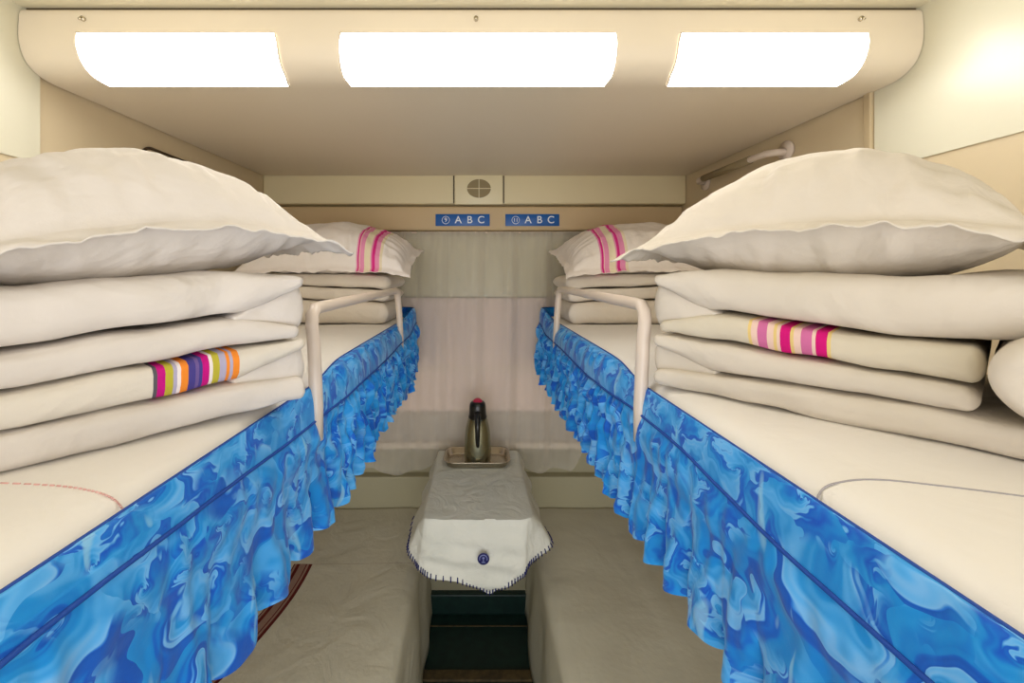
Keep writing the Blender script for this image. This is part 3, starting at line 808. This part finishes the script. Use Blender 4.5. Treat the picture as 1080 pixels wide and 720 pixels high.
def near_quilt(side):
    if side < 0: P0 = Vector((-.258, .628, 0)); e = Vector((-.621, -.783, 0)); d = Vector((-.783, .621, 0)); Ls = (.47, .47, .47, .47)
    else: P0 = Vector((.300, .717, 0)); e = Vector((.62, -.785, 0)); d = Vector((.785, .62, 0)); Ls = (.50, .366, .362, .50)
    e.normalize(); d.normalize()
    if side < 0:
        ztop = [(0, .000), (.05, .004), (.1, .006), (.2, .0), (.3, -.01), (.5, -.014)]
        b12 = [(0, -.052), (.1, -.056), (.2, -.063), (.3, -.073), (.5, -.076)]
        b23 = [(0, -.094), (.1, -.098), (.2, -.106), (.3, -.112), (.5, -.114)]
        b34 = [(0, -.138), (.1, -.143), (.2, -.147), (.3, -.150), (.5, -.150)]
    else:
        ztop = [(0, .004), (.1, .010), (.2, .006), (.3, .000), (.38, .004), (.5, -.006)]
        b12 = [(0, -.052), (.1, -.057), (.2, -.068), (.3, -.074), (.38, -.073), (.5, -.062)]
        b23 = [(0, -.100), (.1, -.104), (.2, -.111), (.3, -.116), (.4, -.122), (.5, -.12)]
        b34 = [(0, -.148), (.1, -.152), (.2, -.150), (.3, -.147), (.4, -.149), (.5, -.15)]
    zbot = -.187
    T = lambda tab: (lambda s: interp(tab, s))
    g = .09          # how far the layer ends pinch apart
    pin = lambda s: max(0, 1-s/g) if s < g else 0
    bm = bmesh.new()
    D = .34
    gap = .0012
    # layer 1: underside rises to a tip at the corner
    z1b = lambda s: interp(b12, s)+gap+.052*pin(max(s, 0))**1.1*.72
    z1t = lambda s: interp(ztop, max(s, 0))-.004*pin(max(s, 0))
    z2t = lambda s: interp(b12, s)-gap-.028*pin(max(s, 0))
    z2b = lambda s: interp(b23, s)+gap+.001*pin(max(s, 0))
    z3b = lambda s: interp(b34, s)+gap+.026*pin(max(s, 0))
    z3t = lambda s: interp(b23, s)-gap
    z4t = lambda s: interp(b34, s)-gap-.012*pin(max(s, 0))
    z4b = lambda s: zbot
    st = 1
    pad(bm, P0, e, d, 0, Ls[0], D, z1b, z1t, 0, 0, 1.3+side, .0035)
    pad(bm, P0, e, d, .006, Ls[1], D, z2b, z2t, .004, st if side > 0 else 0, 4.1+side, .003)
    pad(bm, P0, e, d, -.004, Ls[2], D, z3b, z3t, .002, st if side < 0 else 0, 7.7+side, .003)
    pad(bm, P0, e, d, 0, Ls[3], D, z4b, z4t, -.004, 0, 9.2+side, .0035)
    # the cloth turning over at the end between layers 1-2 and 3-4
    def gusset(za, zb_, seed):
        pad(bm, P0, e, d, -.009, .10, D-.03, lambda s: interp(zb_, max(s, 0)) , lambda s: interp(za, max(s, 0)), .013, 0, seed, .003, nS=26, nose=.35, endtaper=(.02, .004))
    gusset([(0, ztop[0][1]-.010), (.05, -.03), (.1, b12[1][1]-.002)], [(0, b23[0][1]+.006), (.05, b23[0][1]+.02), (.1, b12[1][1]-.006)], 2.2)
    gusset([(0, b23[0][1]-.010), (.05, -.12), (.1, b34[1][1]+.002)], [(0, -.178), (.05, -.168), (.1, b34[1][1]-.004)], 3.4)
    if side < 0: o = obj('folded_quilt', bm, [M_cot, M_str_multi]); lab = 'folded white quilt at front left, with a band of many coloured stripes'
    else: o = obj('folded_quilt', bm, [M_cot2, M_str_pink]); lab = 'folded cream quilt at front right, with magenta stripes on its edge'
    tag(o, lab, 'quilt', 'folded quilts on the middle bunks')
near_quilt(-1); near_quilt(1)

M_far = creased(mottled('light_lifted_cotton', lin(236, 226, 212), lin(230, 219, 203), 5, .85, .2, .1, 70))  # same cotton coloured lighter, stands in for light missing at the window end
def far_quilt(side):
    bm = bmesh.new()
    if side < 0: P0 = Vector((-.340, 1.560, 0)); e = Vector((-1, .0, 0)); d = Vector((.0, 1, 0))
    else: P0 = Vector((.342, 1.555, 0)); e = Vector((1, -.02, 0)); d = Vector((.02, 1, 0))
    zt = [(-1, -.002), (.0, -.002), (.12, .006), (.6, .008)]
    zm = [(0, -.104), (.1, -.098), (.4, -.090), (.6, -.09)]
    for j, (f0, f1) in enumerate([(lambda s: interp(zm, s)+.001, lambda s: interp([(0, -.058), (.1, -.05), (.6, -.03)], s)),
                                  (lambda s: interp([(0, -.056), (.1, -.048), (.6, -.028)], s), lambda s: interp(zt, s)),
                                  (lambda s: -.187, lambda s: interp(zm, s)-.001)]):
        pad(bm, P0, e, d, (-.004, -.012, 0)[j], .54, .31, f0, f1, (.006, -.004, 0)[j], 0, 3*j+side, .003, endtaper=(.03, .02))
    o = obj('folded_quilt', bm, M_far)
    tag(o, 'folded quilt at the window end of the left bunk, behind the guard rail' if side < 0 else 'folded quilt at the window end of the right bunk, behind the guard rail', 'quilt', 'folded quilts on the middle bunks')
far_quilt(-1); far_quilt(1)

# rolled blanket at the front right, wedged between quilt layers
bm = bmesh.new()
rc = Vector((.536, .362, -.0985)); ax = Vector((.80, .60, 0)).normalized(); sx = Vector((.60, -.80, 0)); 
R = .0525; prev = None
prof = [(.000, .30), (.000, .62), (-.002, .8), (.004, .93), (.014, .985), (.03, 1.0), (.10, 1.0), (.2, 1.0), (.30, 1.0), (.32, .95), (.33, .8), (.33, .1)]
rings = []
for dd, rr in prof:
    ring = []
    for k in range(48):
        a = 2*PI*k/48
        q = rr*(1+.02*math.sin(3*a+dd*20)); 
        p = rc+ax*(dd+.004*fbm(rr*3, a, 1)-.02)+(sx*math.cos(a)*1.12+Vector((0, 0, 1))*math.sin(a)*.86)*R*q
        ring.append(bm.verts.new(p))
    rings.append(ring)
for a, b in zip(rings, rings[1:]):
    for k in range(48): bm.faces.new((a[k], a[(k+1) % 48], b[(k+1) % 48], b[k]))
bm.faces.new(rings[0][::-1]); bm.faces.new(rings[-1])
tag(obj('rolled_blanket', bm, M_cot2), 'round end of a rolled cream blanket beside the front right quilt', 'blanket')

# ------------------------------------------------------------------ pillows
def pillow(name, center, ang, a, b, hu, hd, fl, arch, mats, label, pw=.55, skew=0, tilt=0, seed=0, back_lift=0, stripes=None, roll=0, wr=1.0):
    """u across the long side, v from front (-1) to back (+1); hu/hd bulge above/below the seam, fl = flange width"""
    c = Vector(center); e = Vector((math.cos(ang), math.sin(ang), 0)); dv = Vector((-math.sin(ang), math.cos(ang), 0))
    nU, nV = 110, 76
    ct, st_ = math.cos(tilt), math.sin(tilt); cr_, sr_ = math.cos(roll), math.sin(roll)
    bm = bmesh.new(); uvl = bm.loops.layers.uv.verify()
    fu, fv = 1-fl/a, 1-fl/b
    def pt(u, v, up):
        uu, vv = min(1, abs(u)/fu), min(1, abs(v)/fv)
        h = ((1-uu**2.3)*(1-vv**2.3))
        h = max(h, 0)**pw*(1+skew*u)
        x = u*a*(1-.055*(1-abs(u)**1.0)*0-.05*(1-v*v)*abs(u)**2)
        y = v*b*(1-.07*(1-u*u)*v*v)
        seam = arch*(1-u*u)-arch*.5+.003*fbm(u*3, seed, v)*abs(v)
        fz = 0
        edge = max(abs(u)-fu, 0)/(1-fu)*a*0
        out = max((abs(u)-fu)/(1-fu), (abs(v)-fv)/(1-fv), 0)
        rip = out*(.008*fbm(u*4, v*4, seed*3)+.004*fbm(u*13, v*13, seed)+.0015*math.sin(u*31+5*fbm(u*2, 0, seed)))
        droop = -out*.010-(.010 if up else .010)*max(0, abs(u)*abs(v)-.7)*2
        n1 = fbm(u*2.6+seed, v*2.6, seed)*.010
        # creases running in from the seam
        cre = .0032*math.sin(u*34+4*fbm(u*3, v*1.5, seed)+v*5)*sstep(.1, .8, abs(v))*(.4+abs(fbm(u*5, 1, seed))*2)
        cre += .003*math.sin(v*26+4*fbm(v*3, u, seed)-u*6)*sstep(.4, .9, abs(u))
        m = 1 if h > 0 else 0
        th = .0012
        if up: z = seam+rip+droop+h*(hu+n1)+m*min(1, h*3)*cre*wr*1.3+th
        else:
            q = hd*min(1, h*1.25)
            z = seam*(1-min(1, h*1.3)*.9)+rip+droop-q+m*min(1, h*3)*cre*.6*wr-th
        # sway of the rim outward
        X, Y, Z = x, y, z
        X, Z = X*cr_-Z*sr_, X*sr_+Z*cr_
        Y, Z = Y*ct-Z*st_, Y*st_+Z*ct
        return c+e*X+dv*Y+Vector((0, 0, Z))
    def rm(i, n):  # denser near the rim
        t_ = -1+2*i/n; return math.sin(t_*PI/2)*.35+t_*.65
    G = {}
    for up in (1, 0):
        for i in range(nU+1):
            for j in range(nV+1):
                u, v = rm(i, nU), rm(j, nV)
                G[up, i, j] = bm.verts.new(pt(u, v, up))
        for i in range(nU):
            for j in range(nV):
                f = bm.faces.new([G[up, x, y] for x, y in ((i, j), (i+1, j), (i+1, j+1), (i, j+1))])
                for l, (x, y) in zip(f.loops, ((i, j), (i+1, j), (i+1, j+1), (i, j+1))): l[uvl].uv = ((rm(x, nU)+1)/2 + (.028 if not up else 0), (rm(y, nV)+1)/2)
    rimi = [(i, 0) for i in range(nU)]+[(nU, j) for j in range(nV)]+[(i, nV) for i in range(nU, 0, -1)]+[(0, j) for j in range(nV, 0, -1)]
    for (a_, b_) in zip(rimi, rimi[1:]+rimi[:1]):
        f = bm.faces.new((G[1, a_[0], a_[1]], G[1, b_[0], b_[1]], G[0, b_[0], b_[1]], G[0, a_[0], a_[1]]))
        for l in f.loops: l[uvl].uv = (0, 0)
    o = obj(name, bm, mats); tag(o, label, 'pillow', 'pillows on the folded quilts')
    return o
def stripes_far(lo, hi, name, b):
    P1 = lin(224, 50, 140); P2 = lin(238, 150, 190); C1 = lin(240, 226, 196)
    w = hi-lo
    sq = [(0, P2), (.06, P1), (.12, C1), (.16, P2), (.32, C1), (.58, P2), (.62, P1), (.72, P2), (.9, C1), (1, b)]
    return stripe_mat(name, b, [(lo+w*p, c) for p, c in sq])
wh = lin(236, 230, 222)
# near left: front seam follows the quilt face
eL = Vector((-.621, -.783)); dL = Vector((-.783, .621)); PL = Vector((-.272, .640))
cL = PL+eL*.175+dL*.150
pillow('pillow', (cL.x, cL.y, .040), math.atan2(-eL.y, -eL.x), .238, .190, .108, .044, .026, .048, M_cot, 'large white pillow at front left, plain, on the folded quilt', pw=.66, seed=1.0, roll=.15)
eR = Vector((.62, -.785)); dR = Vector((.785, .62)); PR = Vector((.312, .725))
cR = PR+eR*.180+dR*.155
pillow('pillow', (cR.x, cR.y, .056), math.atan2(eR.y, eR.x), .250, .190, .115, .060, .028, .034, M_cot2, 'large cream pillow at front right, plain, on the folded quilt', pw=.72, skew=.12, seed=2.7)
pillow('pillow', (-.585, 1.69, .072), 0, .34, .20, .125, .035, .026, .02, stripes_far(.70, .84, 'pillowcase_pink_stripes', lin(244, 236, 230)), 'white pillow with pink stripes at the window end of the left bunk', seed=4.2, tilt=.30)  # base colour raised to make up for weak light on the far pillow
pillow('pillow', (.640, 1.69, .072), 0, .32, .20, .125, .035, .026, .02, stripes_far(.20, .36, 'pillowcase_faded_pink_stripes', lin(244, 234, 224)), 'white pillow with pink stripes at the window end of the right bunk', seed=5.9, tilt=.30)  # pillowcase likewise painted paler in place of light at the far end
